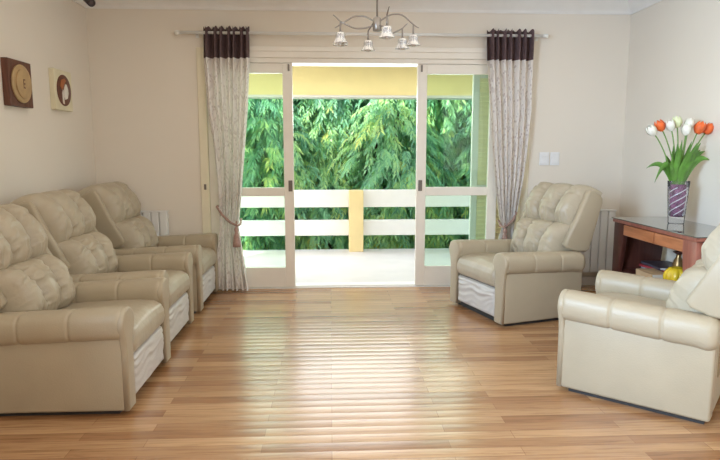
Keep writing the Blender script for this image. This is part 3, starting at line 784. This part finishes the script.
GTU = 'tulips in the glass vase'
def tulip(label, dx, dz, dy, kind, size, leaf=None, seed=0):
    rnd = random.Random(seed)
    o = thing('tulip', label, 'flower', (VX, VY, VZ), 0, GTU)
    bx, by = dx*0.14+rnd.uniform(-.012, .012), dy*0.1+rnd.uniform(-.012, .012)
    p0 = Vector((bx, by, 0.272)); p3 = Vector((dx, dy, dz)); p1 = p0+Vector((dx*0.12, dy*0.1, 0.14)); p2 = p3-Vector((dx*0.30, dy*0.25, 0.07))
    def bez(q): return p0*(1-q)**3+p1*3*q*(1-q)**2+p2*3*q*q*(1-q)+p3*q**3
    MB().tube([bez(i/15) for i in range(16)], 0.0042, 7).build('stem', 'stem', o)
    ax = (p3-p2).normalized(); qt = Vector((0, 0, 1)).rotation_difference(ax).to_matrix().to_4x4()
    mtx = Matrix.Translation(p3) @ qt
    b_ = MB()
    for k in range(6):
        a0 = k*PI/3; inner = 0.9 if k % 2 else 1.0
        def pet(u, v, a0=a0, inner=inner):
            r_ = size*(0.10+0.42*math.sin(PI*min(1, (v*0.80+0.06)))**0.8)*inner
            wv = 0.62*(math.sin(PI*(0.12+0.86*v)))**0.6+0.02
            a = a0+(u-0.5)*2*wv; z = size*1.25*v+size*0.06*(-abs(u-0.5)*2)*v
            return mtx @ Vector((r_*math.cos(a), r_*math.sin(a), z))
        b_.grid(9, 12, pet)
    b_.build('blossom', {'w': 'petal_white', 'g': 'petal_green', 'o': 'petal_orange'}[kind], o)
    for (ex, ey, mid, end, wd) in (leaf or []):
        q0 = Vector((bx*0.6+0.02*math.copysign(1, ex), by*0.6, 0.275)); q1 = Vector((ex*0.45, ey*0.45, mid)); q2 = Vector((ex, ey, end))
        def lf(u, v):
            c = q0*(1-v)**2+q1*2*v*(1-v)+q2*v*v; tn = ((q1-q0)*(1-v)+(q2-q1)*v).normalized()
            side = tn.cross(Vector((0.25, -1, 0.15))).normalized()
            wl = wd*math.sin(PI*(0.08+0.90*v)**0.8)
            s_ = 2*u-1
            return c+side*s_*wl+Vector((0, 1, 0))*0.35*wl*(s_*s_)
        MB().grid(7, 22, lf).build('leaf', 'tleaf', o)
tulip('white tulip, leftmost in the glass vase', -0.205, 0.635, -0.01, 'w', 0.068, [(-0.19, -0.02, 0.56, 0.30, 0.026), (-0.235, 0.02, 0.50, 0.40, 0.022), (-0.10, 0.03, 0.42, 0.50, 0.032)], 1)
tulip('orange tulip on the left, beside the leftmost white one', -0.140, 0.665, 0.01, 'o', 0.068, [(-0.085, -0.03, 0.44, 0.52, 0.032), (-0.03, 0.05, 0.42, 0.56, 0.034), (-0.06, -0.06, 0.46, 0.57, 0.028)], 2)
tulip('white tulip left of the pale green one in the vase', -0.080, 0.665, 0.0, 'w', 0.066, [(-0.035, -0.06, 0.42, 0.60, 0.032), (-0.11, -0.05, 0.40, 0.44, 0.030)], 3)
tulip('pale green tulip at the middle top of the bouquet', -0.022, 0.685, 0.03, 'g', 0.070, [(0.03, -0.05, 0.42, 0.52, 0.034), (0.0, 0.05, 0.42, 0.58, 0.034)], 4)
tulip('white tulip low in the middle front of the bouquet', 0.006, 0.632, -0.03, 'w', 0.066, [(0.11, -0.05, 0.48, 0.53, 0.032), (0.06, -0.06, 0.40, 0.46, 0.030)], 5)
tulip('white tulip just left of the large orange one on the right', 0.052, 0.672, 0.02, 'w', 0.068, [(0.085, 0.02, 0.42, 0.59, 0.034)], 6)
tulip('large orange tulip right of the white tulips', 0.100, 0.645, -0.01, 'o', 0.074, [(0.20, -0.02, 0.52, 0.46, 0.034), (0.14, 0.0, 0.44, 0.58, 0.034), (0.07, -0.07, 0.44, 0.58, 0.030)], 7)
tulip('orange tulip, rightmost in the glass vase', 0.170, 0.645, 0.01, 'o', 0.068, [(0.19, 0.02, 0.50, 0.52, 0.030)], 8)

# ------------------------------------------------------------------ camera
fx, vx, vy = 587.0, 330.0, 150.0
cd = bpy.data.cameras.new('camera'); cam = bpy.data.objects.new('camera', cd); COL.objects.link(cam)
cd.sensor_fit = 'HORIZONTAL'; cd.sensor_width = 36.0; cd.lens = 36.0*fx/720.0; cd.clip_start = 0.05
d = Vector((vx-360, -(vy-230), -fx)).normalized()
zc = Vector((0, -d.z, d.y)).normalized()
xc = d.cross(zc)
Rw = Matrix((xc, d, zc)).to_4x4()      # rows = world axes in camera axes
cam.matrix_world = Matrix.Translation((0, 0, 1.28)) @ Rw
scene.camera = cam

# ------------------------------------------------------------------ light
wd = bpy.data.worlds.new('sky'); scene.world = wd; wd.use_nodes = True
nt = wd.node_tree; bg = nt.nodes['Background']
sk = N(nt, 'ShaderNodeTexSky'); sk.sky_type = 'NISHITA'; sk.sun_disc = False
sk.sun_elevation = math.radians(52); sk.sun_rotation = math.radians(250); sk.air_density = 1.2; sk.dust_density = 2.0
nt.links.new(sk.outputs[0], bg.inputs['Color']); bg.inputs['Strength'].default_value = 0.95
def area(name, loc, tgt, sx, sy, e, col):
    l = bpy.data.lights.new(name, 'AREA'); l.shape = 'RECTANGLE'; l.size = sx; l.size_y = sy; l.energy = e; l.color = col
    o = bpy.data.objects.new(name, l); COL.objects.link(o); o.location = loc
    o.rotation_euler = (Vector(tgt)-Vector(loc)).to_track_quat('-Z', 'Y').to_euler(); return o
s = bpy.data.lights.new('sun', 'SUN'); s.energy = 10.0; s.angle = math.radians(1.5); s.color = (1, 0.95, 0.86)
so = bpy.data.objects.new('sun', s); COL.objects.link(so); so.location = (-5, 3, 8)
so.rotation_euler = Vector((0.45, 0.62, -0.72)).to_track_quat('-Z', 'Y').to_euler()
area('rear_fill_light', (0.3, -2.0, 1.7), (0.3, 3.0, 1.2), 3.6, 1.6, 22, (1.0, 0.84, 0.62))  # added warm fill inside the closed wall behind the camera, no window there
lw = area('left_window_light', (-2.0, 0.9, 1.6), (2.4, 2.6, 0.8), 1.8, 1.5, 132, (0.54, 0.75, 1.0)); lw.data.spread = math.radians(95)
area('ceiling_fill_light', (0.3, 2.6, 2.55), (0.3, 2.6, 0), 3.6, 4.0, 34, (1.0, 0.91, 0.80))  # added soft fill panel under the ceiling
area('right_fill_light', (2.6, 0.2, 1.6), (-2.0, 3.2, 1.2), 1.6, 1.4, 36, (0.97, 0.97, 1.0))  # added weak fill for the left wall and left chair fronts
area('balcony_fill_light', (0.4, 6.6, 2.25), (0.4, 6.6, 0), 5.0, 1.2, 16, (1.0, 0.97, 0.92))  # added fill to brighten the balcony floor, no fixture there
area('door_fill_light', (0.3, 7.35, 1.75), (0.3, 3.0, 0.4), 3.4, 0.5, 44, (0.96, 0.98, 1.0))  # added lamp under the beam, boosts door light and floor sheen

scene.view_settings.view_transform = 'Standard'
scene.view_settings.look = 'None'
scene.view_settings.exposure = 0.0
